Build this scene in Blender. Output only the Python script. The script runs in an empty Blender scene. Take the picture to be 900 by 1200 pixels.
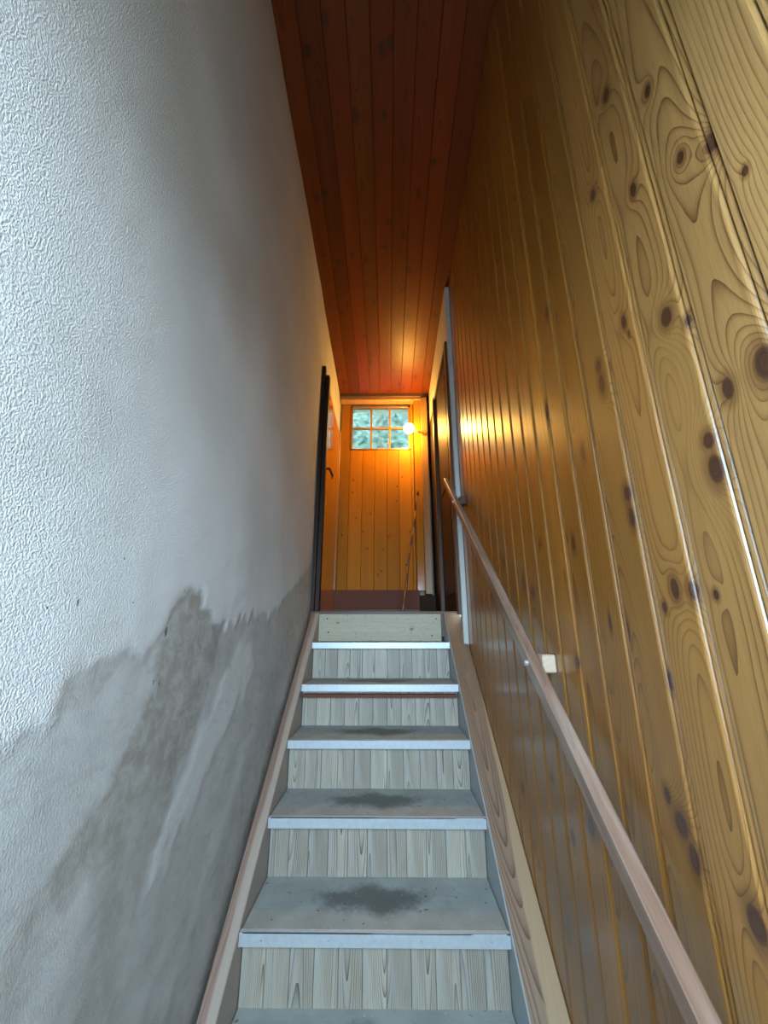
import bpy, bmesh, math, random
import numpy as np
from mathutils import Vector, Matrix

random.seed(7)
SC = bpy.context.scene
COL = SC.collection

# ------------------------------------------------------------------ camera, world, lights, exposure
EYE = 1.472
PITCH = math.radians(16.4)
cam_d = bpy.data.cameras.new('camera')
cam = bpy.data.objects.new('camera', cam_d)
COL.objects.link(cam)
cam.location = (0, 0, EYE)
cam.rotation_euler = (math.pi / 2 + PITCH, 0, math.radians(0.6))
cam_d.sensor_fit = 'HORIZONTAL'
cam_d.sensor_width = 36
cam_d.lens = 36 * 460 / 900
cam_d.clip_start = 0.02
SC.camera = cam

SKY = (0.56, 0.79, 1.0)
SKY_STRENGTH = 37.0
BULB_COLOR = (1.0, 0.52, 0.09)
BULB_STRENGTH = 430.0

world = bpy.data.worlds.new('sky')
SC.world = world
world.use_nodes = True
bg = world.node_tree.nodes['Background']
bg.inputs[0].default_value = (*SKY, 1)
bg.inputs[1].default_value = SKY_STRENGTH

# sampling portal in the open entrance behind the viewer (gives off no light of its own)
pd = bpy.data.lights.new('entrance_portal', 'AREA')
pd.shape = 'RECTANGLE'; pd.size = 0.86; pd.size_y = 1.02
pd.cycles.is_portal = True
po = bpy.data.objects.new('entrance_portal', pd)
COL.objects.link(po)
po.location = (-0.02, -0.57, 1.79)
po.rotation_euler = (math.radians(90), 0, 0)          # shines along +Y

SC.view_settings.view_transform = 'Standard'
SC.view_settings.look = 'None'
SC.view_settings.gamma = 1
SC.view_settings.use_curve_mapping = False
SC.view_settings.exposure = 0.0
SC.cycles.use_denoising = True
SC.cycles.max_bounces = 10
SC.cycles.diffuse_bounces = 2
SC.cycles.sample_clamp_indirect = 8.0

# ------------------------------------------------------------------ shader helpers
class G:
    """small node-building helper"""
    def __init__(s, name, rough=0.5):
        s.mat = bpy.data.materials.new(name)
        s.mat.use_nodes = True
        s.t = s.mat.node_tree
        s.b = s.t.nodes['Principled BSDF']
        s.b.inputs['Roughness'].default_value = rough
        s._obj = None
    def n(s, t): return s.t.nodes.new(t)
    def put(s, sock, v):
        if isinstance(v, (int, float)): sock.default_value = v
        elif isinstance(v, (tuple, list)):
            sock.default_value = tuple(v) if len(v) == len(sock.default_value) else (*v, 1)
        else: s.t.links.new(v, sock)
    def m(s, op, a, b=None, c=None, clamp=False):
        k = s.n('ShaderNodeMath'); k.operation = op; k.use_clamp = clamp
        for i, v in enumerate((a, b, c)):
            if v is not None: s.put(k.inputs[i], v)
        return k.outputs[0]
    def v(s, op, a, b=None, c=None):
        k = s.n('ShaderNodeVectorMath'); k.operation = op
        for i, x in enumerate((a, b, c)):
            if x is not None: s.put(k.inputs[i], x)
        return k.outputs['Value'] if op in ('DOT_PRODUCT', 'LENGTH', 'DISTANCE') else k.outputs[0]
    def obj(s):
        if s._obj is None:
            s._obj = s.n('ShaderNodeTexCoord').outputs['Object']
        return s._obj
    def rnd(s): return s.n('ShaderNodeObjectInfo').outputs['Random']
    def sep(s, vec):
        k = s.n('ShaderNodeSeparateXYZ'); s.put(k.inputs[0], vec); return k.outputs
    def comb(s, x, y, z):
        k = s.n('ShaderNodeCombineXYZ')
        for i, q in enumerate((x, y, z)): s.put(k.inputs[i], q)
        return k.outputs[0]
    def noise(s, vec, scale, detail=2.0, rough=0.5, dist=0.0):
        k = s.n('ShaderNodeTexNoise'); s.put(k.inputs['Vector'], vec)
        k.inputs['Scale'].default_value = scale; k.inputs['Detail'].default_value = detail
        k.inputs['Roughness'].default_value = rough; k.inputs['Distortion'].default_value = dist
        return k.outputs['Fac']
    def ss(s, x, lo, hi, a=0.0, b=1.0):
        k = s.n('ShaderNodeMapRange'); k.interpolation_type = 'SMOOTHSTEP'
        s.put(k.inputs[0], x); s.put(k.inputs[1], lo); s.put(k.inputs[2], hi)
        s.put(k.inputs[3], a); s.put(k.inputs[4], b)
        return k.outputs[0]
    def mix(s, f, a, b, mode='MIX'):
        k = s.n('ShaderNodeMix'); k.data_type = 'RGBA'; k.blend_type = mode
        s.put(k.inputs[0], f); s.put(k.inputs[6], a); s.put(k.inputs[7], b)
        return k.outputs[2]
    def bump(s, h, strength, dist):
        k = s.n('ShaderNodeBump'); s.put(k.inputs['Height'], h)
        k.inputs['Strength'].default_value = strength; k.inputs['Distance'].default_value = dist
        s.t.links.new(k.outputs[0], s.b.inputs['Normal'])
    def attr(s, name):
        k = s.n('ShaderNodeAttribute'); k.attribute_name = name; return k.outputs['Fac']
    def color(s, c): s.put(s.b.inputs['Base Color'], c)

def plain(name, c, rough=0.5, metal=0.0, var=0.12, scale=30):
    g = G(name, rough)
    f = g.noise(g.obj(), scale, 3)
    g.color(g.mix(f, [x * (1 - var) for x in c], [min(1, x * (1 + var)) for x in c]))
    g.b.inputs['Metallic'].default_value = metal
    return g.mat

def pine(name, early, late, rough=0.3, knots=(), freq=150.0, contrast=0.75, spread=0.05, tone=0.25,
         coat=0.0, knot_col=(0.034, 0.011, 0.005), wear=None, power=5.0, seed=None, depth=(0.012, 0.07), spec=0.5):
    """flat-sawn pine in the board's own frame: X across the board, Y along it. Rings of a wandering pith cut by
    the board's face, bent round the knots, which are listed as (x, y, half width, half length, pull)."""
    g = G(name, rough)
    p = g.obj()
    r = g.rnd() if seed is None else seed
    off = g.comb(g.m('MULTIPLY', r, 3.1) if seed is None else seed * 3.1,
                 g.m('MULTIPLY', r, 57.0) if seed is None else seed * 57.0, g.m('MULTIPLY', r, 11.0) if seed is None else seed * 11.0)
    q = g.v('ADD', p, off)
    low = g.noise(g.v('MULTIPLY', q, (5.0, 1.1, 1.0)), 1.0, 2)
    pd_ = g.noise(g.v('MULTIPLY', q, (0.3, 0.75, 1.0)), 1.0, 1)
    fine = g.noise(g.v('MULTIPLY', q, (30.0, 3.0, 1.0)), 1.0, 3)
    x, y, z = g.sep(p)
    u0 = g.m('MULTIPLY_ADD', r, spread, -spread / 2) if seed is None else (seed % 1) * spread - spread / 2
    uc = g.m('ADD', g.m('SUBTRACT', x, u0), g.m('MULTIPLY_ADD', low, 0.05, -0.025))
    d = g.m('ADD', g.ss(pd_, 0.3, 0.75, depth[0], depth[1]), g.m('MULTIPLY', z, -1.0))
    R = g.m('SQRT', g.m('ADD', g.m('MULTIPLY', uc, uc), g.m('MULTIPLY', d, d)))
    R = g.m('MULTIPLY_ADD', fine, 0.0035, R)
    qmin = None
    for (kx, ky, ku, kv, pull) in knots:
        w = g.v('MULTIPLY_ADD', p, (1 / ku, 1 / kv, 0.0), (-kx / ku, -ky / kv, 0.0))
        qq = g.v('DOT_PRODUCT', w, w)
        e = g.m('EXPONENT', g.m('MULTIPLY', g.m('SQRT', qq), -0.55))
        R = g.m('MULTIPLY_ADD', e, pull * 1.7, R)
        qmin = qq if qmin is None else g.m('MINIMUM', qmin, qq)
    t = g.m('FRACT', g.m('MULTIPLY', R, freq))
    line = g.m('POWER', t, power)
    amp = g.noise(g.v('MULTIPLY', q, (9.0, 1.6, 1.0)), 1.0, 2)
    line = g.m('MULTIPLY', line, g.ss(amp, 0.25, 0.55, 0.4 * contrast, contrast))
    streak = g.noise(g.v('MULTIPLY', q, (22.0, 0.8, 1.0)), 1.0, 3)
    base = g.mix(g.ss(streak, 0.25, 0.75), early, [e_ * (1 - tone) + l_ * tone for e_, l_ in zip(early, late)])
    fib = g.noise(g.v('MULTIPLY', q, (420.0, 14.0, 1.0)), 1.0, 2)
    base = g.mix(g.ss(fib, 0.35, 0.75, 0.0, 0.18), base, late)
    c = g.mix(line, base, late)
    if qmin is not None:
        wob = g.m('MULTIPLY_ADD', fine, 0.5, qmin)
        halo = g.ss(wob, 1.0, 5.0, 0.5, 0.0)
        c = g.mix(halo, c, late)
        core = g.ss(wob, 0.8, 1.35, 1.0, 0.0)
        ring = g.m('FRACT', g.m('MULTIPLY', g.m('SQRT', wob), 3.0))
        kc = g.mix(g.m('MULTIPLY', ring, 0.5), knot_col, [k * 2.6 + 0.004 for k in knot_col])
        c = g.mix(g.m('MULTIPLY', core, 0.93), c, kc)
    br = g.m('MULTIPLY_ADD', r, 0.3, 0.85) if seed is None else 0.85 + 0.3 * (seed % 1)
    c = g.mix(1.0, c, g.comb(br, br, br), 'MULTIPLY')
    if wear: c = wear(g, c)
    g.color(c)
    g.b.inputs['Coat Weight'].default_value = coat
    g.b.inputs['Coat IOR'].default_value = 1.6
    g.b.inputs['Specular IOR Level'].default_value = spec
    g.b.inputs['Coat Roughness'].default_value = max(0.05, rough * 0.75)
    g.bump(line, 0.12, 0.001)
    return g.mat

# ------------------------------------------------------------------ object helpers
def link_mesh(name, me, mats, parent=None, M=None):
    o = bpy.data.objects.new(name, me)
    COL.objects.link(o)
    if mats is not None and not me.materials:
        for m in (mats if isinstance(mats, (list, tuple)) else [mats]): me.materials.append(m)
    if M is not None:
        o.matrix_world = M
        PARENT_INV[o.name] = M.inverted()
    if parent is not None:
        o.parent = parent
        o.matrix_parent_inverse = PARENT_INV.get(parent.name, Matrix.Identity(4))
    return o
PARENT_INV = {}

def remember(o, M):
    PARENT_INV[o.name] = M.inverted()

def tag(o, label=None, cat=None, group=None, kind=None):
    for k, v in (('label', label), ('category', cat), ('group', group), ('kind', kind)):
        if v: o[k] = v
    return o

def empty(name, loc):
    o = bpy.data.objects.new(name, None)
    COL.objects.link(o)
    o.location = loc
    o.empty_display_size = 0.1
    PARENT_INV[o.name] = Matrix.Translation(loc).inverted()
    return o

def bm_mesh(bm, name, smooth=False):
    me = bpy.data.meshes.new(name)
    bmesh.ops.recalc_face_normals(bm, faces=bm.faces[:])
    bm.to_mesh(me); bm.free()
    if smooth:
        for p in me.polygons: p.use_smooth = True
    return me

def add_box(bm, lo, hi, bev=0.0):
    c = [(a + b) / 2 for a, b in zip(lo, hi)]; s = [b - a for a, b in zip(lo, hi)]
    r = bmesh.ops.create_cube(bm, size=1.0)
    for v in r['verts']: v.co = Vector((c[0] + v.co.x * s[0], c[1] + v.co.y * s[1], c[2] + v.co.z * s[2]))
    if bev:
        es = list({e for v in r['verts'] for e in v.link_edges})
        bmesh.ops.bevel(bm, geom=es, offset=bev, segments=1, affect='EDGES', profile=0.5)

def box(name, lo, hi, mat, parent=None, bev=0.0):
    """box given in world coordinates; its own frame sits at its centre"""
    c = Vector([(a + b) / 2 for a, b in zip(lo, hi)])
    bm = bmesh.new()
    add_box(bm, Vector(lo) - c, Vector(hi) - c, bev)
    return link_mesh(name, bm_mesh(bm, name), mat, parent, Matrix.Translation(c))

def add_tube(bm, a, b, r0, r1=None, seg=12):
    a = Vector(a); b = Vector(b); r1 = r0 if r1 is None else r1
    d = (b - a).normalized()
    s = d.orthogonal().normalized(); t = d.cross(s)
    ra = []; rb = []
    for i in range(seg):
        th = 2 * math.pi * i / seg
        o = s * math.cos(th) + t * math.sin(th)
        ra.append(bm.verts.new(a + o * r0)); rb.append(bm.verts.new(b + o * r1))
    for i in range(seg):
        j = (i + 1) % seg
        bm.faces.new((ra[i], ra[j], rb[j], rb[i]))
    bm.faces.new(ra[::-1]); bm.faces.new(rb)

def profile_mesh(name, pts, y0, y1, th):
    """a board: front profile (x, z) from -x to +x, run from y0 to y1, flat back at z = -th"""
    full = list(pts) + [(pts[-1][0], -th), (pts[0][0], -th)]
    n = len(full)
    vs = [(x, y0, z) for x, z in full] + [(x, y1, z) for x, z in full]
    fs = [(i, (i + 1) % n, n + (i + 1) % n, n + i) for i in range(n)]
    fs += [tuple(range(n))[::-1], tuple(range(n, 2 * n))]
    bm = bmesh.new()
    bv = [bm.verts.new(v) for v in vs]
    for f in fs: bm.faces.new([bv[i] for i in f])
    return bm_mesh(bm, name)

def frame(origin, u, v, w):
    M = Matrix.Identity(4)
    for i, a in enumerate((Vector(u), Vector(v), Vector(w))):
        for k in range(3): M[k][i] = a[k]
    for k in range(3): M[k][3] = origin[k]
    return M

def bead_profile(w):
    """matchboard: rounded near edge, a bead, then the steep side of the next board's groove"""
    h = w / 2
    p = [(-h, -0.008), (-h + 0.003, 0.0)]
    a = h - 0.021
    for k in range(5):
        th = math.radians(20 * k)
        p.append((a + 0.008 * math.sin(th), -0.008 * (1 - math.cos(th))))
    p.append((a + 0.0088, -0.0085))
    p.append((a + 0.0100, -0.0030))
    a2 = a + 0.0115
    for k in range(5):
        th = math.radians(20 * k)
        p.append((a2 + 0.0075 * math.sin(th), -0.0015 - 0.0065 * (1 - math.cos(th))))
    p.append((h, -0.0085))
    return p

def vee_profile(w, b=0.004, dp=0.004):
    h = w / 2
    return [(-h, -dp), (-h + b, 0), (h - b, 0), (h, -dp)]

def wall_frame_right(y, x, z=0.0): return frame((x, y, z), (0, -1, 0), (0, 0, 1), (-1, 0, 0))
def wall_frame_left(y, x, z=0.0): return frame((x, y, z), (0, 1, 0), (0, 0, 1), (1, 0, 0))
def face_frame(x, y, z): return frame((x, y, z), (1, 0, 0), (0, 0, 1), (0, -1, 0))

# ------------------------------------------------------------------ dimensions
XL, XR = -0.515, 0.47            # plaster on the left, boarding on the right
YB, YF = -0.55, 3.86             # entrance wall behind the viewer, far wall
CZ0, CS = 4.232, -0.095          # the ceiling falls a little towards the far end
def ceil_z(y): return CZ0 + CS * y
G0, RISE = 0.24, 0.198           # going and rise
def nose(k): return 0.998 + G0 * (k - 1), RISE * k
SX0, SX1 = -0.45, 0.362          # between the stringers
LAND = 1.575

# ------------------------------------------------------------------ materials
HONEY, AMBER = (0.315, 0.124, 0.013), (0.065, 0.016, 0.002)
DARKPINE, DARKLATE = (0.030, 0.013, 0.007), (0.014, 0.006, 0.004)
M_plaster_lit = plain('pale_limewash', (0.46, 0.42, 0.35), 0.9, var=0.08, scale=9)
M_white = plain('white_gloss_paint', (0.50, 0.50, 0.47), 0.35, var=0.06)
M_dark = pine('dark_stained_wood', DARKPINE, DARKLATE, 0.5, coat=0.0, spec=0.2, contrast=0.6)
M_brown = pine('brown_stained_wood', (0.12, 0.062, 0.034), (0.05, 0.022, 0.011), 0.45, spec=0.3, contrast=0.7)
M_tan = pine('tan_pine', (0.42, 0.22, 0.07), (0.16, 0.065, 0.02), 0.35, contrast=0.6)
M_door = pine('orange_varnished_pine', (0.50, 0.19, 0.016), (0.20, 0.06, 0.006), 0.14, coat=0.5, contrast=0.45, tone=0.15)
M_redstep = pine('red_brown_painted_board', (0.15, 0.040, 0.018), (0.07, 0.02, 0.01), 0.75, contrast=0.3)
M_concrete = plain('grey_concrete', (0.20, 0.195, 0.185), 0.9, var=0.2, scale=6)
M_soil = plain('pale_yard_paving', (0.34, 0.34, 0.33), 0.95, var=0.15, scale=3)
M_alu = plain('brushed_aluminium_edge', (0.50, 0.54, 0.56), 0.42, metal=0.35, var=0.14, scale=60)
M_shade = plain('matt_shade_brown', (0.035, 0.018, 0.010), 0.95, var=0.3)  # near-black tone that paints the shade beside the step
M_brass = plain('old_brass', (0.45, 0.28, 0.08), 0.35, metal=0.9)
M_iron = plain('black_iron', (0.02, 0.018, 0.016), 0.4, metal=0.6)
M_steel = plain('galvanised_steel', (0.55, 0.55, 0.54), 0.4, metal=0.8)
M_rawwood = pine('raw_planed_wood', (0.50, 0.38, 0.27), (0.32, 0.21, 0.12), 0.6, freq=60, contrast=0.4)

# ------------------------------------------------------------------ left wall: rough plaster with a damp foot
def in_poly(px, py, poly):
    """signed distance (m) of points to a polygon's edge, positive inside"""
    P = np.array(poly); n = len(P)
    inside = np.zeros(px.shape, bool); dist = np.full(px.shape, 9.0)
    for i in range(n):
        x0, y0 = P[i]; x1, y1 = P[(i + 1) % n]
        cond = ((y0 > py) != (y1 > py))
        with np.errstate(divide='ignore', invalid='ignore'):
            xi = x0 + (py - y0) * (x1 - x0) / (y1 - y0)
        inside ^= cond & (px < xi)
        ex, ey = x1 - x0, y1 - y0
        tt = np.clip(((px - x0) * ex + (py - y0) * ey) / (ex * ex + ey * ey + 1e-12), 0, 1)
        dist = np.minimum(dist, np.hypot(px - x0 - tt * ex, py - y0 - tt * ey))
    return np.where(inside, dist, -dist)

def smooth(x, a, b):
    t = np.clip((x - a) / (b - a), 0, 1); return t * t * (3 - 2 * t)

DAMP = [(0.30, 1.20), (0.585, 1.31), (0.66, 1.335), (0.68, 1.375), (0.706, 1.417), (0.80, 1.424), (0.849, 1.414), (0.90, 1.44),
        (0.945, 1.50), (0.975, 1.556), (1.074, 1.570), (1.13, 1.52), (1.19, 1.485), (1.274, 1.473), (1.55, 1.52), (1.813, 1.54), (2.182, 1.69),
        (2.62, 1.90), (2.62, 0.0), (0.0, 0.0), (0.0, 1.0)]
WET = [(0.945, 1.50), (0.975, 1.556), (1.074, 1.570), (1.13, 1.52), (1.19, 1.485), (1.27, 1.47), (1.24, 1.36), (1.20, 1.26), (1.12, 1.16),
       (1.06, 1.04), (1.0, 0.93), (0.95, 0.80), (1.3, 0.55), (0.9, 0.4), (0.5, 0.7), (0.55, 0.95), (0.66, 1.06), (0.80, 1.17), (0.88, 1.27), (0.925, 1.38)]
WET2 = [(0.69, 1.36), (0.72, 1.412), (0.80, 1.420), (0.845, 1.405), (0.80, 1.385), (0.745, 1.35)]
PALE = [(1.29, 1.33), (1.45, 1.43), (1.55, 1.44), (1.63, 1.30), (1.45, 1.20), (1.33, 1.12), (1.22, 1.02), (1.11, 0.95), (1.03, 0.91), (1.02, 1.0),
        (1.10, 1.09), (1.15, 1.18), (1.24, 1.24)]
PALE2 = [(0.72, 1.00), (0.80, 1.08), (0.86, 1.05), (0.86, 0.93), (0.82, 0.80), (0.72, 0.80), (0.68, 0.88)]
PALE3 = [(1.45, 0.98), (1.62, 1.12), (1.70, 1.10), (1.5, 0.9), (1.2, 0.62), (1.1, 0.6)]

g = G('rough_whitewashed_plaster', 0.85)
damp, wet, pale, coarse = g.attr('damp'), g.attr('wet'), g.attr('pale'), g.attr('coarse')
P = g.obj()
n1 = g.noise(P, 7, 4, 0.55); n2 = g.noise(P, 2.0, 3); n3 = g.noise(P, 300, 2, 0.55); n4 = g.noise(P, 150, 2)
c = g.mix(g.ss(n2, 0.3, 0.7), (0.56, 0.555, 0.54), (0.48, 0.47, 0.445))
c = g.mix(g.m('MULTIPLY', damp, g.ss(n1, 0.2, 0.75, 0.6, 1.0)), c, (0.33, 0.325, 0.305))
c = g.mix(g.m('MULTIPLY', wet, g.ss(n1, 0.15, 0.6, 0.45, 0.9)), c, (0.225, 0.20, 0.165))
c = g.mix(g.m('MULTIPLY', pale, g.ss(n4, 0.3, 0.7, 0.6, 1.0)), c, (0.52, 0.525, 0.51))
for (hy, hz, r1, r2) in ((0.947, 1.463, 0.006, 0.011), (0.656, 1.512, 0.0022, 0.007), (0.926, 1.356, 0.003, 0.006), (0.948, 1.352, 0.003, 0.006),
                         (1.00, 1.56, 0.002, 0.002), (0.60, 1.50, 0.002, 0.002), (0.75, 1.60, 0.002, 0.002), (0.80, 1.52, 0.002, 0.002)):
    w = g.v('MULTIPLY_ADD', P, (0.0, 1 / r1, 1 / r2), (0.0, -hy / r1, -hz / r2))
    dd = g.m('MULTIPLY_ADD', n3, 1.6, g.m('SUBTRACT', g.v('LENGTH', w), 0.8))
    c = g.mix(g.ss(dd, 0.7, 1.2, 0.9, 0.0), c, (0.05, 0.045, 0.04))
g.color(c)
n5 = g.noise(P, 26, 6, 0.65, 0.6); n6 = g.noise(g.v('MULTIPLY', P, (1.0, 14.0, 40.0)), 1.0, 4, 0.6)
mot = g.m('MULTIPLY', damp, g.ss(n5, 0.38, 0.66, 0.0, 0.42))
c = g.mix(mot, c, (0.44, 0.435, 0.42))
c = g.mix(g.m('MULTIPLY', damp, g.ss(n6, 0.5, 0.75, 0.0, 0.28)), c, (0.20, 0.185, 0.15))
g.color(c)
hgt = g.m('ADD', g.m('MULTIPLY', g.m('ADD', g.ss(n3, 0.3, 0.7), g.m('MULTIPLY', n4, 0.7)), coarse), g.m('MULTIPLY', n1, 0.3))
g.bump(hgt, 0.55, 0.0026)
M_wall = g.mat

ys = [YB] + list(np.arange(YB + 0.15, 0.2, 0.15)) + list(np.arange(0.2, 2.655, 0.0125)) + [2.655, 2.8, 3.0, 3.3, 3.68, 3.80, YF]
zs = list(np.arange(0.0, 0.45, 0.09)) + list(np.arange(0.45, 1.575, 0.0125)) + [1.575] + list(np.arange(1.5875, 2.0, 0.0125)) \
    + list(np.arange(2.0, 3.4, 0.05)) + [3.44] + list(np.arange(3.5, 4.38, 0.05)) + [4.40]
ys = np.array(sorted(set(np.round(ys, 4)))); zs = np.array(sorted(set(np.round(zs, 4))))
YY, ZZ = np.meshgrid(ys, zs, indexing='ij')
rng = np.random.default_rng(3)
def waves(y, z, sc, n=14):
    o = np.zeros_like(y)
    for _ in range(n):
        a = rng.uniform(0, 2 * math.pi); f = sc * rng.uniform(0.5, 2.0)
        o += np.sin(y * f * math.cos(a) + z * f * math.sin(a) + rng.uniform(0, 6.28)) / n ** 0.5
    return o
wy = YY + 0.012 * waves(YY, ZZ, 60) + 0.006 * waves(YY, ZZ, 140)
wz = ZZ + 0.012 * waves(YY, ZZ, 60) + 0.006 * waves(YY, ZZ, 140)
sd = in_poly(wy, wz, DAMP)
a_damp = smooth(sd, -0.006, 0.012)
a_wet = np.maximum(smooth(in_poly(wy, wz, WET), -0.008, 0.016), 0.8 * smooth(in_poly(wy, wz, WET2), -0.006, 0.012))
a_wet *= 0.3 + 0.7 * smooth(ZZ, 0.85, 1.18)
a_pale = np.maximum.reduce([smooth(in_poly(wy, wz, PALE), -0.008, 0.03), 0.55 * smooth(in_poly(wy, wz, PALE2), -0.03, 0.05),
                            0.5 * smooth(in_poly(wy, wz, PALE3), -0.03, 0.05)])
foot = smooth(-(ZZ - (nose(1)[1] + 0.825 * (YY - 0.998))), -0.10, 0.0)      # dark rising damp along the stringer
a_wet = np.maximum(a_wet, 0.95 * np.clip(foot * (1.1 + 0.5 * waves(YY, ZZ, 22)), 0, 1) * (YY > 0.4))
relief = 0.0035 * (1 - smooth(sd, -0.015, 0.01)) + 0.0025 * a_pale + 0.0016 * waves(YY, ZZ, 9) + 0.0005 * waves(YY, ZZ, 35)
relief *= ((YY > 0.2) & (YY < 2.6))
a_coarse = np.clip(1.0 - 0.75 * a_damp - 0.2 * smooth(YY, 0.9, 1.9) - 0.25 * smooth(ZZ, 2.6, 3.2), 0.12, 1)
NY, NZ = len(ys), len(zs)
verts = np.stack([XL + relief, YY, ZZ], -1).reshape(-1, 3)
faces = []
for i in range(NY - 1):
    for k in range(NZ - 1):
        if 2.655 <= ys[i] < 3.68 and 1.575 <= zs[k] < 3.44: continue
        a = i * NZ + k
        faces.append((a, a + NZ, a + NZ + 1, a + 1))
me = bpy.data.meshes.new('wall_left')
me.from_pydata(verts.tolist(), [], faces)
for nm, arr in (('damp', a_damp), ('wet', a_wet), ('pale', a_pale), ('coarse', a_coarse)):
    at = me.attributes.new(nm, 'FLOAT', 'POINT'); at.data.foreach_set('value', arr.reshape(-1).astype(np.float32))
for p_ in me.polygons: p_.use_smooth = True
wl = link_mesh('wall_left', me, M_wall)
tag(wl, 'rough whitewashed plaster wall with damp grey stains above the stairs', 'wall', kind='structure')
bk = box('wall_backing', (XL - 0.16, YB, 0.0), (XL - 0.06, YF, 4.40), M_concrete, wl)

# ------------------------------------------------------------------ right wall: upright knotty matchboarding
PW = 0.1045
wr = box('wall_right', (XR + 0.017, YB, 0.0), (XR + 0.10, 2.46, 4.42), M_tan)
tag(wr, 'wall of upright varnished knotty pine boards beside the handrail', 'wall', kind='structure')
# knots seen in the photograph: (y, z, half width, half height, pull of the rings)
KN = [(0.547, 1.974, .013, .019, .050), (0.511, 1.935, .007, .011, .015), (0.550, 2.274, .009, .016, .020), (0.647, 2.055, .008, .016, .016), (0.640, 2.02, .004, .008, .005),
      (0.753, 1.985, .011, .026, .050), (0.753, 2.03, .010, .016, .035), (0.527, 1.690, .014, .024, .055), (0.527, 1.735, .011, .014, .030), (0.477, 1.789, .010, .018, .030), (0.420, 1.788, .017, .026, -.060),
      (0.734, 1.675, .009, .022, .040), (0.734, 1.725, .011, .018, .040), (0.872, 1.877, .010, .022, .018), (1.036, 2.085, .009, .030, .012), (0.982, 1.676, .009, .022, .012),
      (0.658, 1.533, .010, .020, .030), (0.620, 1.527, .010, .016, .025), (0.578, 1.517, .005, .008, .008), (0.691, 1.505, .006, .010, .006), (0.812, 1.468, .008, .024, .012),
      (0.714, 1.386, .008, .016, .008), (0.869, 1.481, .005, .020, .006), (0.752, 1.168, .016, .020, .040), (0.735, 1.13, .011, .022, .025), (0.775, 1.20, .008, .014, .020),
      (0.635, 1.108, .015, .022, .022), (1.086, 1.026, .018, .020, .020), (1.305, 1.056, .012, .016, .014), (1.435, 1.127, .010, .014, .012), (0.448, 2.194, .008, .012, -.030),
      (0.402, 2.150, .011, .018, -.050), (0.373, 2.047, .005, .008, .008), (0.470, 2.40, .008, .014, .025), (0.560, 2.566, .011, .018, .016), (1.598, 1.723, .012, .022, .012),
      (1.315, 0.703, .012, .016, .012), (1.75, 1.95, .012, .02, .012), (1.38, 1.62, .012, .03, .012), (1.30, 1.58, .012, .02, .01), (1.05, 1.39, .012, .016, .012), (1.20, 1.72, .008, .012, .01),
      (0.95, 2.36, .010, .018, .02), (0.36, 1.46, .014, .022, .04), (0.415, 1.25, .012, .018, .03), (0.66, 2.42, .009, .014, .02)]
FIRST = -10
def smear(g, c):
    x, y, z = g.sep(g.obj())
    n = g.noise(g.v('MULTIPLY', g.obj(), (9, 5, 1)), 1.0, 4)
    f = g.m('MULTIPLY', g.ss(y, 0.45, 0.62), g.ss(y, 0.72, 0.92, 1.0, 0.0))
    return g.mix(g.m('MULTIPLY', f, g.ss(n, 0.35, 0.65, 0.15, 0.8)), c, (0.13, 0.10, 0.08))
FURTHER = [random.Random(5)]
rk = random.Random(11)
prof = bead_profile(PW)
plank_me = profile_mesh('plank', prof, 0.0, 4.20, 0.016)
for i in range(FIRST, 19):
    y0 = 0.500 + PW * i
    w = min(PW, 2.418 - y0)
    if w < 0.03: continue
    yc = y0 + PW / 2
    mine = [(-(ky - yc), kz, a, b, pl) for ky, kz, a, b, pl in KN if y0 <= ky < y0 + PW]
    if i > -3:
        for _ in range(1 if i < 8 else 2):            # boards have knots beyond the listed ones as well
            kz = rk.uniform(2.7, 4.0) if rk.random() < 0.6 else rk.uniform(0.3, 1.0)
            if i >= 9 and rk.random() < 0.5: kz = rk.uniform(1.6, 2.6)
            mine.append((rk.uniform(-0.035, 0.02), kz, rk.uniform(.006, .012), rk.uniform(.009, .02), rk.uniform(.008, .03)))
    tn = 0.9 + 0.2 * rk.random()
    sv = rk.random()
    e = tuple(c_ * tn for c_ in HONEY)
    if i < 3:                                          # daylight sheen on the boards nearest the doorway, painted as paler wood
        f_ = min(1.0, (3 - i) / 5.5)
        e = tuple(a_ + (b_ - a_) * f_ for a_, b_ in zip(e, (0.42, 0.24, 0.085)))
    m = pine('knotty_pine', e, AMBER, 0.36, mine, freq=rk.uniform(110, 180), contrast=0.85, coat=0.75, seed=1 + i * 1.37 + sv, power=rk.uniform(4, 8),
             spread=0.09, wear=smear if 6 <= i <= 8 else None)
    hgt_ = ceil_z(y0) + 0.004
    if w < PW - 1e-4:
        h = PW / 2
        pr_ = [(max(x, PW / 2 - w), z) for x, z in prof]
        pr_ = [pr_[1]] + pr_[2:]
        me_ = profile_mesh('plank', pr_, 0.0, 4.0, 0.016)
    else:
        me_ = plank_me.copy()
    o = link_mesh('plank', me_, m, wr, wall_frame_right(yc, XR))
    for v in o.data.vertices:
        if v.co.y > 1: v.co.y = hgt_

# painted corner stop that ends the boarding at the stair head
cs = box('trim_1', (0.443, 2.424, 1.30), (0.486, 2.462, ceil_z(2.45)), M_white, bev=0.003)
tag(cs, 'slim white painted upright batten closing the end of the pine boarding', 'trim', kind='structure')

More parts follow.
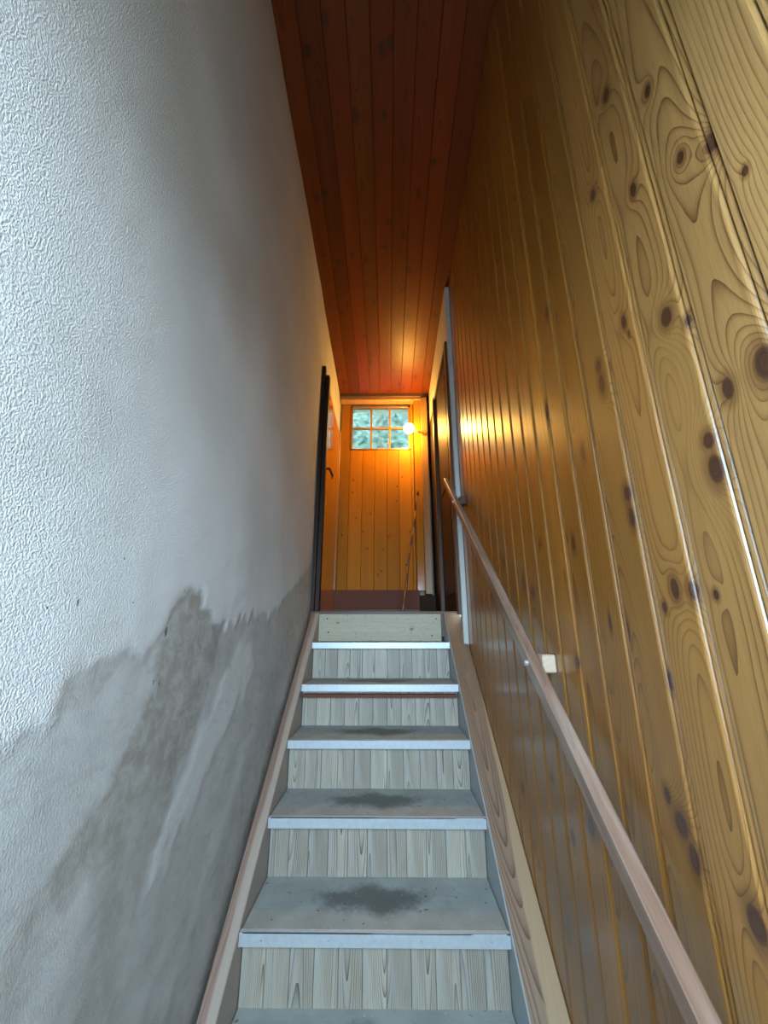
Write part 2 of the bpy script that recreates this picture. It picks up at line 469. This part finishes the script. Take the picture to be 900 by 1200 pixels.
# ------------------------------------------------------------------ ceiling boards
sl = math.atan(CS)
ce = bpy.data.objects.new('ceiling', None)
bm = bmesh.new()
vs = [bm.verts.new((x, y, ceil_z(y) + dz)) for dz in (0.02, 0.10) for x, y in ((-0.62, YB), (0.60, YB), (0.60, YF + .1), (-0.62, YF + .1))]
for f in ((0, 1, 2, 3), (4, 7, 6, 5), (0, 4, 5, 1), (1, 5, 6, 2), (2, 6, 7, 3), (3, 7, 4, 0)): bm.faces.new([vs[k] for k in f])
bpy.data.objects.remove(ce)
ce = link_mesh('ceiling', bm_mesh(bm, 'ceiling'), M_tan)
tag(ce, 'dark red pine board ceiling falling gently towards the far door', 'ceiling', kind='structure')
CW = 0.1095
ck = random.Random(4)
# knots on the ceiling as (x, y, ...)
CK = [(-0.02, 1.18, .014, .020), (0.02, 1.16, .012, .018), (-0.17, 1.42, .014, .022), (-0.015, 1.42, .010, .016), (-0.28, 1.08, .012, .02), (-0.38, 1.18, .014, .015)]
for i in range(9):
    xc = XL + CW * (i + 0.5)
    mine = [(-(kx - xc), ky, a, b, .02) for kx, ky, a, b in CK if abs(kx - xc) <= CW / 2]
    for _ in range(4):
        mine.append((ck.uniform(-0.04, 0.04), ck.uniform(1.6, 3.7), ck.uniform(.007, .014), ck.uniform(.010, .022), ck.uniform(.008, .025)))
    m = pine('ceiling_pine', tuple(c_ * ck.uniform(0.85, 1.1) for c_ in (0.15, 0.028, 0.0025)), (0.030, 0.006, 0.001), 0.42, mine, freq=140, contrast=0.6, coat=0.0, spec=0.3, seed=i * 2.31 + ck.random())
    M = frame((xc, 0, ceil_z(0)), (-1, 0, 0), (0, math.cos(sl), math.sin(sl)), (0, math.sin(sl), -math.cos(sl)))
    link_mesh('plank', profile_mesh('plank', vee_profile(CW, 0.003, 0.004), YB, YF, 0.016), m, ce, M)

# ------------------------------------------------------------------ lower floor, entrance wall, yard
fl = box('floor', (-0.62, YB - 0.1, -0.12), (0.57, 2.97, 0.0), M_concrete)
tag(fl, 'grey concrete floor at the foot of the stairs', 'floor', kind='structure')
bm = bmesh.new()
add_box(bm, (-0.68, YB - 0.12, 0.0), (-0.45, YB, 4.45)); add_box(bm, (0.41, YB - 0.12, 0.0), (0.57, YB, 4.45)); add_box(bm, (-0.45, YB - 0.12, 2.30), (0.41, YB, 4.45)); add_box(bm, (-0.45, YB - 0.08, 0.0), (0.41, YB - 0.03, 1.28))
wb = link_mesh('wall_entrance', bm_mesh(bm, 'wall_entrance'), M_plaster_lit)
tag(wb, 'plastered wall with the half-open street doorway behind the viewer', 'wall', kind='structure')
gr = box('ground', (-9, -14, -0.25), (9, YB - 0.11, -0.12), M_soil)
tag(gr, 'pale paved yard outside the entrance doorway', 'ground', kind='structure')

# ------------------------------------------------------------------ staircase
st = empty('staircase', (0, 1.0, 0))
tag(st, 'worn wooden staircase with grey treads and white metal nosings between the walls', 'staircase')

def worn(g, c):
    x, y, z = g.sep(g.obj())
    n = g.noise(g.obj(), 9, 4); n_ = g.noise(g.obj(), 60, 3); r = g.rnd()
    c = g.mix(g.ss(n, 0.3, 0.75), c, (0.34, 0.36, 0.335))
    e = g.v('LENGTH', g.v('MULTIPLY', g.v('ADD', g.obj(), (0.02, 0.0, 0.0)), (1 / 0.085, 1 / 0.20, 0.0)))
    e = g.m('MULTIPLY_ADD', g.m('SUBTRACT', n, 0.5), 1.4, e)
    e = g.m('MULTIPLY_ADD', g.m('SUBTRACT', n_, 0.5), 0.5, e)
    c = g.mix(g.ss(e, 0.45, 1.15, 0.78, 0.0), c, (0.06, 0.062, 0.056))
    sp = g.ss(g.noise(g.obj(), 95, 1), 0.70, 0.74, 0.0, 0.5)
    c = g.mix(sp, c, (0.55, 0.56, 0.52))
    sp = g.ss(g.noise(g.v('ADD', g.obj(), (3.0, 1.0, 0.0)), 45, 1), 0.71, 0.75, 0.0, 0.7)
    return g.mix(sp, c, (0.06, 0.05, 0.04))
M_tread = pine('worn_grey_tread', (0.30, 0.31, 0.285), (0.20, 0.205, 0.185), 0.55, freq=90, contrast=0.35, wear=worn, seed=0.4, depth=(0.05, 0.12))

def weather(g, c):
    n = g.noise(g.v('MULTIPLY', g.obj(), (20, 3, 1)), 1.0, 3)
    return g.mix(g.ss(n, 0.35, 0.75, 0.0, 0.45), c, (0.45, 0.46, 0.43))
M_riser = pine('weathered_grey_board', (0.42, 0.37, 0.29), (0.040, 0.025, 0.014), 0.5, freq=240, contrast=1.0, wear=weather, power=4, spread=0.08, depth=(0.008, 0.05))
def pale_worn(g, c):
    n = g.noise(g.v('MULTIPLY', g.obj(), (60, 16, 1)), 1.0, 4)
    sp = g.ss(g.noise(g.obj(), 70, 2), 0.62, 0.72, 0.0, 0.8)
    c = g.mix(g.ss(n, 0.3, 0.7, 0.0, 0.5), c, (0.36, 0.32, 0.23))
    return g.mix(sp, c, (0.12, 0.10, 0.08))
M_toprise = pine('pale_scuffed_board', (0.42, 0.37, 0.26), (0.22, 0.165, 0.09), 0.55, freq=60, contrast=0.5, wear=pale_worn, seed=0.7,
                 knots=[(-0.03, -0.27, .006, .008, .02), (0.01, 0.21, .008, .01, .03)])
def sleeve(lo_col):
    def f(g, c):
        x, y, z = g.sep(g.obj())
        n = g.noise(g.v('MULTIPLY', g.obj(), (6, 1.5, 1)), 1.0, 3)
        return c
    return f
def right_top(g, c):
    x, y, z = g.sep(g.obj())
    n = g.noise(g.v('MULTIPLY', g.obj(), (8, 2.2, 1)), 1.0, 3)
    b = g.m('ADD', x, g.m('MULTIPLY_ADD', n, 0.03, -0.015))
    lim = g.m('MULTIPLY_ADD', y, 0.055, 0.019)
    sap = g.ss(g.m('SUBTRACT', b, lim), -0.004, 0.008)
    c = g.mix(g.m('MULTIPLY', sap, 0.85), c, (0.40, 0.275, 0.155))
    pale_edge = g.ss(x, -0.0515, -0.049, 1.0, 0.0)  # pale strip painted in for light catching the inner edge
    return g.mix(g.m('MULTIPLY', pale_edge, 0.9), c, (0.36, 0.40, 0.42))
def left_top(g, c):
    x, y, z = g.sep(g.obj())
    n = g.noise(g.v('MULTIPLY', g.obj(), (12, 2.0, 1)), 1.0, 3)
    b = g.m('ADD', x, g.m('MULTIPLY_ADD', n, 0.03, -0.015))
    c = g.mix(g.ss(b, -0.006, 0.006, 0.0, 0.7), c, (0.40, 0.34, 0.28))
    pale_edge = g.ss(g.m('MULTIPLY_ADD', n, 0.008, x), -0.027, -0.022, 1.0, 0.0)
    return g.mix(g.m('MULTIPLY', pale_edge, 0.8), c, (0.34, 0.38, 0.39))
M_str_r = pine('stringer_pine_right', (0.31, 0.205, 0.135), (0.045, 0.017, 0.010), 0.5, freq=150, contrast=0.8, wear=right_top, seed=0.47, depth=(0.001, 0.06), power=3)
M_str_l = pine('stringer_pine_left', (0.27, 0.175, 0.13), (0.10, 0.05, 0.034), 0.5, freq=150, contrast=0.6, wear=left_top, seed=0.62, depth=(0.004, 0.05))

ang = math.atan2(RISE, G0); ca, sa = math.cos(ang), math.sin(ang)
for xa, xb, mt in ((XL + 0.013, SX0, M_str_l), (SX1, XR - 0.001, M_str_r)):
    xc = (xa + xb) / 2
    M = frame((xc, nose(4)[0], nose(4)[1] + 0.006), (1, 0, 0), (0, ca, sa), (0, -sa, ca))
    bm = bmesh.new()
    add_box(bm, (-(xb - xa) / 2, -1.22, -0.24), ((xb - xa) / 2, 1.205, 0.0), 0.003)
    link_mesh('stringer', bm_mesh(bm, 'stringer'), mt, st, M)

tw = SX1 - SX0 - 0.004; xm = (SX0 + SX1) / 2
tp = [(-0.31 + 0.03, 0.0), (0.0, 0.0)]
bm = bmesh.new()
add_box(bm, (-0.148, -tw / 2, -0.032), (0.135, tw / 2, 0.0), 0.003)
tread_me = bm_mesh(bm, 'tread')
bm = bmesh.new()                                        # L-shaped nosing over the front edge (local +x is the front)
add_box(bm, (0.122, -tw / 2 - 0.001, -0.001), (0.1385, tw / 2 + 0.001, 0.0025), 0.0008)
add_box(bm, (0.1352, -tw / 2 - 0.001, -0.033), (0.1385, tw / 2 + 0.001, 0.0025), 0.0008)
nosing_me = bm_mesh(bm, 'nosing_strip')
bm = bmesh.new()
add_tube(bm, (0.1384, 0, -0.016), (0.1394, 0, -0.016), 0.003, seg=8)
screw_me = bm_mesh(bm, 'screw')
nb = 11; bw = tw / nb
bm_h = RISE - 0.032
rise_me = profile_mesh('board', vee_profile(bw - 0.0008, 0.0015, 0.0018), 0.0, bm_h, 0.012)
for k in range(1, 8):
    ny, nz = nose(k)
    M = frame((xm, ny + 0.1385 - 0.0, nz), (0, -1, 0), (1, 0, 0), (0, 0, 1))
    t = link_mesh('tread', tread_me, M_tread, st, M)
    remember(t, M)
    link_mesh('nosing_strip', nosing_me, M_alu, t, M)
    for sy in (-0.34, -0.12, 0.02, 0.15, 0.34):
        link_mesh('screw', screw_me, M_steel, t, M @ Matrix.Translation((0, sy + random.uniform(-.02, .02), 0)))
    # riser below this tread: upright narrow boards on a thin backing
    ry = ny + 0.040
    c = Vector((xm, ry + 0.018, nz - 0.032 - bm_h / 2))
    bm = bmesh.new(); add_box(bm, (-tw / 2, -0.004, -bm_h / 2), (tw / 2, 0.004, bm_h / 2))
    r = link_mesh('riser', bm_mesh(bm, 'riser'), M_brown, st, Matrix.Translation(c))
    remember(r, Matrix.Translation(c))
    for j in range(nb):
        xx = SX0 + 0.002 + bw * (j + 0.5)
        link_mesh('board', rise_me, M_riser, r, face_frame(xx, ry + random.uniform(0, 0.0016), nz - 0.032 - bm_h))
    if k == 6:
        b = box('batten', (SX0 + 0.01, ny + 0.004, nz - 0.062), (SX1 - 0.01, ny + 0.0395, nz - 0.046), M_redstep, st, 0.001)
# last riser: one pale scuffed board under the landing edge
y7, z7 = nose(7)
M = frame((xm - 0.015, y7 + G0 - 0.024, (z7 + 0.001 + LAND - 0.018) / 2), (0, 0, -1), (1, 0, 0), (0, -1, 0))
bm = bmesh.new(); add_box(bm, (-(LAND - 0.018 - z7 - 0.001) / 2, -0.402, -0.02), ((LAND - 0.018 - z7 - 0.001) / 2, 0.402, 0.0), 0.002)
tr_ = link_mesh('top_riser', bm_mesh(bm, 'top_riser'), M_toprise, st, M)
tr_['label'] = 'pale scuffed plank riser under the landing'
remember(tr_, M)
for a, b in ((-0.34, 0.055), (-0.33, -0.03), (0.37, 0.055), (0.34, -0.05)):
    bm = bmesh.new(); add_tube(bm, (0, 0, -0.001), (0, 0, 0.0012), 0.005, seg=8)
    link_mesh('nail', bm_mesh(bm, 'nail'), M_iron, tr_, M @ Matrix.Translation((-b, a, 0)))

# ------------------------------------------------------------------ landing
ld = box('floor_landing', (XL - 0.02, 2.662, LAND - 0.16), (0.57, YF, LAND - 0.018), M_brown)
tag(ld, 'brown board landing at the head of the stairs', 'floor', kind='structure')
nl = 5; bwid = (YF - 2.648) / nl
for j in range(nl):
    yc = 2.648 + bwid * (j + .5)
    M = frame((-0.02, yc, LAND), (0, -1, 0), (1, 0, 0), (0, 0, 1))
    link_mesh('board', profile_mesh('board', vee_profile(bwid - 0.001, 0.002, 0.002), -0.51 + 0.02, 0.49, 0.018), M_brown, ld, M)

sp = box('trim_2', (XL + 0.006, 3.62, LAND), (0.285, 3.80, 1.80), M_redstep, bev=0.003)
tag(sp, 'red-brown raised threshold step below the far door', 'step', kind='structure')
box('shade_block', (0.286, 3.70, LAND), (0.441, 3.80, 1.758), M_shade, sp, 0.002)  # dark block standing in for the shade under the architrave
box('step_lip', (XL + 0.008, 3.606, LAND), (0.285, 3.62, LAND + 0.05), M_brown, sp, 0.002)

us = box('wall_understair', (XL - 0.05, 2.86, 0.0), (0.57, 2.96, LAND - 0.165), M_concrete)
box('side_filling', (0.473, 2.463, 0.0), (0.57, 2.66, 1.545), M_concrete, us)
box('side_filling', (0.473, 2.664, 0.0), (0.57, 2.855, LAND - 0.165), M_concrete, us)
tag(us, 'concrete wall under the landing behind the stairs', 'wall', kind='structure')
# far wall round the door
bm = bmesh.new()
add_box(bm, (-0.68, YF, LAND - 0.1), (-0.405, YF + 0.1, 4.0)); add_box(bm, (0.25, YF, LAND - 0.1), (0.57, YF + 0.1, 4.0))
add_box(bm, (-0.405, YF, LAND - 0.1), (0.25, YF + 0.1, 3.27)); add_box(bm, (-0.405, YF, 3.805), (0.25, YF + 0.1, 4.0))
wf = link_mesh('wall_far', bm_mesh(bm, 'wall_far'), M_plaster_lit)
tag(wf, 'plaster end wall around the glazed far door', 'wall', kind='structure')

# far door with a six-pane light
DX0, DX1, DZ0, DZ1, DY = -0.50, 0.272, 1.805, 3.815, 3.80
WX0, WX1, WZ0, WZ1 = -0.398, 0.242, 3.272, 3.803
fd = empty('door_1', ((DX0 + DX1) / 2, DY, DZ0))
tag(fd, 'orange varnished plank door with six small panes at the end of the landing', 'door', kind='structure')
seams = [DX0, -0.398, -0.266, -0.138, -0.010, 0.115, 0.242, DX1]
dk = random.Random(21)
for j in range(7):
    a, b = seams[j], seams[j + 1]
    top = WZ0 if 1 <= j <= 5 else DZ1
    kn = [(dk.uniform(-.045, .045), dk.uniform(0.1, 1.4), .006, .008, .01) for _ in range(3)] if 1 <= j <= 5 else [(-0.01, 0.55, .006, .01, .01)]
    m = pine('door_pine', (0.46, 0.17, 0.008), (0.17, 0.05, 0.003), 0.55, kn, coat=0.0, spec=0.12, contrast=0.4, tone=0.15, seed=j * 1.71 + 0.2)
    link_mesh('plank', profile_mesh('plank', vee_profile(b - a - 0.001, 0.004, 0.005), 0.0, top - DZ0, 0.04), m, fd, face_frame((a + b) / 2, DY, DZ0))
M_leadframe = pine('window_bar_wood', (0.30, 0.14, 0.035), (0.12, 0.05, 0.015), 0.35, contrast=0.4)
bm = bmesh.new()
add_box(bm, (WX0, DY - 0.006, WZ0), (WX0 + 0.022, DY + 0.035, WZ1), 0.002); add_box(bm, (WX1 - 0.022, DY - 0.006, WZ0), (WX1, DY + 0.035, WZ1), 0.002)
add_box(bm, (WX0, DY - 0.006, WZ0), (WX1, DY + 0.035, WZ0 + 0.02), 0.002); add_box(bm, (WX0, DY - 0.006, WZ1 - 0.024), (WX1, DY + 0.035, WZ1), 0.002)
wfme = bm_mesh(bm, 'window_frame')
wfr = link_mesh('window_frame', wfme, M_leadframe, fd)
wfr.parent = fd; wfr.matrix_parent_inverse = PARENT_INV[fd.name]
PARENT_INV[wfr.name] = Matrix.Identity(4)
ix0, ix1, iz0, iz1 = WX0 + 0.022, WX1 - 0.022, WZ0 + 0.02, WZ1 - 0.024
for q in (1, 2):
    xx = ix0 + (ix1 - ix0) * q / 3
    box('muntin', (xx - 0.010, DY - 0.002, iz0), (xx + 0.010, DY + 0.03, iz1), M_leadframe, wfr, 0.002)
zm = (iz0 + iz1) / 2 - 0.005
for q in range(3):
    a = ix0 + (ix1 - ix0) * q / 3; b = ix0 + (ix1 - ix0) * (q + 1) / 3
    box('muntin', (a + (0.010 if q else 0), DY - 0.002, zm - 0.010), (b - (0.010 if q < 2 else 0), DY + 0.03, zm + 0.010), M_leadframe, wfr, 0.002)
gg = G('dusty_figured_glass', 0.06)
gg.b.inputs['Transmission Weight'].default_value = 1.0
gg.b.inputs['IOR'].default_value = 1.15
gg.color((0.50, 0.60, 0.50))
gn = gg.noise(gg.obj(), 60, 3, 0.6, 2.0)
gg.bump(gn, 0.10, 0.01)
for rz in ((iz0, zm - 0.010), (zm + 0.010, iz1)):
    for q in range(3):
        a = ix0 + (ix1 - ix0) * q / 3 + (0.010 if q else 0); b = ix0 + (ix1 - ix0) * (q + 1) / 3 - (0.010 if q < 2 else 0)
        box('pane', (a, DY + 0.012, rz[0]), (b, DY + 0.016, rz[1]), gg.mat, wfr)

# door surround
ds = empty('trim_3', (0.3, 3.75, 1.76))
tag(ds, 'pine jamb and dark head moulding framing the far door', 'door frame', kind='structure')
box('jamb', (0.276, 3.72, 1.80), (0.346, 3.86, 3.82), M_door, ds, 0.003)
box('architrave', (0.346, 3.66, 1.765), (0.412, 3.86, 3.82), M_tan, ds, 0.004)
box('head_moulding', (-0.508, 3.71, 3.818), (0.412, 3.80, 3.842), M_tan, ds, 0.004)
box('head_board', (-0.508, 3.68, 3.842), (0.424, 3.80, 3.888), M_brown, ds, 0.006)

# ------------------------------------------------------------------ door in the left wall
d2 = empty('door_2', (XL, 2.66, LAND))
tag(d2, 'glossy orange door in a dark frame in the plaster wall on the landing', 'door', kind='structure')
box('casing', (XL - 0.05, 2.650, LAND), (-0.488, 2.700, 3.462), M_dark, d2, 0.003)
box('jamb', (-0.4878, 2.662, LAND), (-0.458, 2.715, 3.385), M_dark, d2, 0.003)
box('far_casing', (XL - 0.05, 3.655, LAND), (-0.487, 3.70, 3.425), M_tan, d2, 0.003)
box('head', (XL - 0.05, 2.70, 3.385), (-0.50, 3.70, 3.44), M_tan, d2, 0.003)
lf = box('leaf', (XL - 0.045, 2.715, LAND + 0.006), (-0.496, 3.655, 3.383), M_door, d2, 0.003)
lf['label'] = 'orange varnished door leaf'
PARENT_INV[lf.name] = lf.matrix_world.inverted()
bm = bmesh.new()
add_box(bm, (-0.496, 2.745, 2.50), (-0.490, 2.785, 2.72), 0.002)
add_tube(bm, (-0.49, 2.765, 2.63), (-0.44, 2.765, 2.63), 0.009)
add_tube(bm, (-0.444, 2.757, 2.63), (-0.436, 2.88, 2.622), 0.009, 0.008)
add_tube(bm, (-0.436, 2.88, 2.622), (-0.440, 2.888, 2.595), 0.008, 0.006)
hd = link_mesh('handle', bm_mesh(bm, 'handle'), M_iron)
hd.parent = d2; hd.matrix_parent_inverse = PARENT_INV[d2.name]

# ------------------------------------------------------------------ right side of the landing: dark door, wall above it
XD = 0.442
wu = box('wall_landing', (XD, 2.463, 3.53), (0.57, YF, ceil_z(2.46) + 0.02), M_plaster_lit)
tag(wu, 'plaster strip above the dark door on the landing', 'wall', kind='structure')
wd = box('wall_landing_boarding', (XD, 3.285, LAND), (0.57, YF, 3.53), M_dark)
tag(wd, 'dark stained wood wall beyond the dark landing door', 'wall', kind='structure')
d3 = empty('door_3', (XD, 2.5, LAND))
tag(d3, 'dark stained glossy door on the landing beside the stair head', 'door', kind='structure')
box('near_casing', (0.426, 2.4635, 1.55), (0.56, 2.53, 3.53), M_brown, d3, 0.003)
box('leaf', (0.450, 2.53, LAND + 0.006), (0.49, 3.215, 3.50), M_dark, d3, 0.003)
for z0, z1 in ((LAND + 0.12, 2.35), (2.50, 3.38)):
    box('panel_frame', (0.444, 2.66, z0), (0.4498, 3.10, z1), M_dark, d3, 0.002)
box('far_casing', (0.420, 3.215, LAND), (0.56, 3.285, 3.53), M_brown, d3, 0.004)
box('head', (0.430, 2.53, 3.50), (0.56, 3.215, 3.53), M_dark, d3, 0.003)

# ------------------------------------------------------------------ handrail
HR_S = 0.776; hang = math.atan(HR_S); hc, hs = math.cos(hang), math.sin(hang)
hr = empty('handrail', (0.44, 1.2, 1.3))
tag(hr, 'sloping wooden handrail fixed to the pine boarding above the stairs', 'handrail')
def handtop(g, c):
    x, y, z = g.sep(g.obj())
    n = g.noise(g.v('MULTIPLY', g.obj(), (30, 3, 30)), 1.0, 3)
    return g.mix(g.ss(n, 0.35, 0.7, 0.0, 0.4), c, (0.40, 0.31, 0.25))
M_rail = pine('worn_rail_wood', (0.24, 0.135, 0.088), (0.10, 0.045, 0.03), 0.35, freq=190, contrast=0.6, wear=handtop, seed=0.31, coat=0.2)
M = frame((0.415, 1.105, 1.319), (1, 0, 0), (0, hc, hs), (0, -hs, hc))
bm = bmesh.new()
add_box(bm, (-0.016, -1.05, -0.045), (0.016, 1.93, 0.0), 0.005)
link_mesh('rail', bm_mesh(bm, 'rail'), M_rail, hr, M)
for by, lab in ((1.205, None), (2.28, None), (0.33, None)):
    bz = 1.319 + HR_S * (by - 1.105) - 0.022
    b = box('bracket', (0.4315, by - 0.028, bz - 0.024), (0.4695, by + 0.028, bz + 0.024), M_rawwood if by < 2 else M_brown, hr, 0.003)
    PARENT_INV[b.name] = b.matrix_world.inverted()
    bm = bmesh.new(); add_tube(bm, (0.3895, by, bz), (0.3992, by, bz), 0.008, seg=8)
    bo = link_mesh('bolt', bm_mesh(bm, 'bolt'), M_steel)
    bo.parent = b; bo.matrix_parent_inverse = PARENT_INV[b.name]

# ------------------------------------------------------------------ stick leaning in the corner
sk = empty('walking_stick', (0.10, 3.0, LAND))
tag(sk, 'thin brown stick leaning against the jamb of the far door', 'stick')
bm = bmesh.new()
a, b = Vector((0.105, 3.02, LAND + 0.002)), Vector((0.290, 3.655, 2.72))
for q in range(6):
    s0, s1 = q / 6, (q + 1) / 6
    o0 = Vector((0.004 * math.sin(q * 1.9), 0, 0)); o1 = Vector((0.004 * math.sin((q + 1) * 1.9), 0, 0))
    add_tube(bm, a.lerp(b, s0) + o0, a.lerp(b, s1) + o1, 0.011 - 0.003 * s0, 0.011 - 0.003 * s1, 10)
shm = pine('brown_stick_wood', (0.17, 0.065, 0.03), (0.07, 0.025, 0.012), 0.4)
so = link_mesh('shaft', bm_mesh(bm, 'shaft', True), shm); so.parent = sk; so.matrix_parent_inverse = PARENT_INV[sk.name]
bm = bmesh.new()
add_tube(bm, b, b + (b - a).normalized() * 0.05, 0.0125, 0.011, 10)
so = link_mesh('grip', bm_mesh(bm, 'grip', True), M_iron); so.parent = sk; so.matrix_parent_inverse = PARENT_INV[sk.name]

# ------------------------------------------------------------------ lamp by the far door
lp = empty('wall_lamp', (0.36, 3.68, 3.40))
tag(lp, 'bare glowing round bulb on a small bracket beside the far door panes', 'lamp')
bc = Vector((0.214, 3.55, 3.392)); wp = Vector((0.372, 3.659, 3.392))
dr = (wp - bc).normalized()
bm = bmesh.new(); bmesh.ops.create_uvsphere(bm, u_segments=24, v_segments=16, radius=0.05)
bmesh.ops.translate(bm, verts=bm.verts[:], vec=bc)
em = bpy.data.materials.new('glowing_bulb_glass'); em.use_nodes = True
eb = em.node_tree.nodes['Principled BSDF']
eb.inputs['Base Color'].default_value = (1, 0.9, 0.7, 1)
eb.inputs['Emission Color'].default_value = (*BULB_COLOR, 1); eb.inputs['Emission Strength'].default_value = BULB_STRENGTH
bu = link_mesh('bulb', bm_mesh(bm, 'bulb', True), em); bu.parent = lp; bu.matrix_parent_inverse = PARENT_INV[lp.name]
bm = bmesh.new(); add_tube(bm, bc + dr * 0.045, bc + dr * 0.10, 0.02, 0.018, 14); 
ho = link_mesh('lamp_holder', bm_mesh(bm, 'lamp_holder'), M_white); ho.parent = lp; ho.matrix_parent_inverse = PARENT_INV[lp.name]
bm = bmesh.new(); add_tube(bm, bc + dr * 0.10, wp, 0.007, seg=10); add_tube(bm, wp - Vector((0, 0.010, 0)), wp, 0.022, seg=14)
ho = link_mesh('arm', bm_mesh(bm, 'arm'), M_brass); ho.parent = lp; ho.matrix_parent_inverse = PARENT_INV[lp.name]

# ------------------------------------------------------------------ greenery outside the far door
tt = empty('tree', (-0.2, 5.4, 1.4))
tag(tt, 'blue-green bushy tree seen through the panes of the far door', 'tree')
tr = random.Random(8)
bm = bmesh.new()
for _ in range(7000):
    c = Vector((tr.uniform(-1.6, 1.4), 5.5 + tr.gauss(0, 0.3), tr.uniform(2.9, 5.6)))
    d = Vector((tr.uniform(-1, 1), tr.uniform(-0.6, 0.6), tr.uniform(-1, 0.5))).normalized()
    s = d.orthogonal().normalized(); s.rotate(Matrix.Rotation(tr.uniform(0, 6.28), 3, d))
    L = tr.uniform(0.06, 0.14); W = L * 0.22
    up = d.cross(s) * 0.004
    vs = [bm.verts.new(c), bm.verts.new(c + d * L * .5 + s * W + up), bm.verts.new(c + d * L), bm.verts.new(c + d * L * .5 - s * W + up)]
    bm.faces.new((vs[0], vs[1], vs[3])); bm.faces.new((vs[1], vs[2], vs[3]))
lm = plain('blue_green_leaf', (0.016, 0.034, 0.026), 0.5, var=0.6, scale=8)
fo = link_mesh('foliage', bm_mesh(bm, 'foliage'), lm); fo.parent = tt; fo.matrix_parent_inverse = PARENT_INV[tt.name]; fo['kind'] = 'stuff'
bm = bmesh.new()
add_tube(bm, (-0.2, 5.45, -0.1), (-0.1, 5.45, 3.0), 0.09, 0.07); add_tube(bm, (-0.1, 5.45, 3.0), (-0.15, 5.45, 5.2), 0.07, 0.02)
for (x, z, x2, z2) in ((-0.1, 3.2, 0.7, 4.3), (-0.12, 3.6, -0.9, 4.6), (-0.12, 4.0, 0.5, 5.0), (-0.1, 3.0, -0.8, 3.9)):
    add_tube(bm, (x, 5.45, z), (x2, 5.3, z2), 0.03, 0.008, 8)
tk = link_mesh('trunk', bm_mesh(bm, 'trunk'), M_brown); tk.parent = tt; tk.matrix_parent_inverse = PARENT_INV[tt.name]
bm = bmesh.new()
for _ in range(420):
    c = Vector((tr.uniform(-1.2, 1.0), 5.15 + tr.uniform(-0.25, 0.2), tr.uniform(3.2, 5.2)))
    d = Vector((tr.uniform(-1, 1), tr.uniform(-0.3, 0.3), tr.uniform(-0.2, 1))).normalized() * tr.uniform(0.15, 0.4)
    add_tube(bm, c, c + d, 0.007, 0.003, 4)
tw_ = link_mesh('twigs', bm_mesh(bm, 'twigs'), plain('pale_twig_bark', (0.13, 0.15, 0.125), 0.9)); tw_.parent = tt; tw_.matrix_parent_inverse = PARENT_INV[tt.name]; tw_['kind'] = 'stuff'
gb = box('ground_garden', (-9, YF + 0.1, -0.2), (9, 16, -0.1), M_soil)
tag(gb, 'garden ground beyond the far door', 'ground', kind='structure')

# dark slope added to block the bright sky through the far panes
bm = bmesh.new()
hr_ = random.Random(2)
rows = [(6.2, -0.1), (7.0, 1.5), (8.0, 3.6), (9.5, 6.2), (11.5, 9.2), (14.0, 12.0)]
gv = [[bm.verts.new((-10 + 2 * i, y + hr_.uniform(-.3, .3), z + hr_.uniform(-.3, .3) * (k > 0))) for i in range(11)] for k, (y, z) in enumerate(rows)]
for k in range(len(rows) - 1):
    for i in range(10): bm.faces.new((gv[k][i], gv[k][i + 1], gv[k + 1][i + 1], gv[k + 1][i]))
hl = link_mesh('sky_blocker', bm_mesh(bm, 'sky_blocker', True), plain('dark_green_slope', (0.016, 0.030, 0.022), 0.95, var=0.7, scale=5))
tag(hl, 'dark green slope added beyond the panes to block the sky', 'sky_blocker', kind='structure')
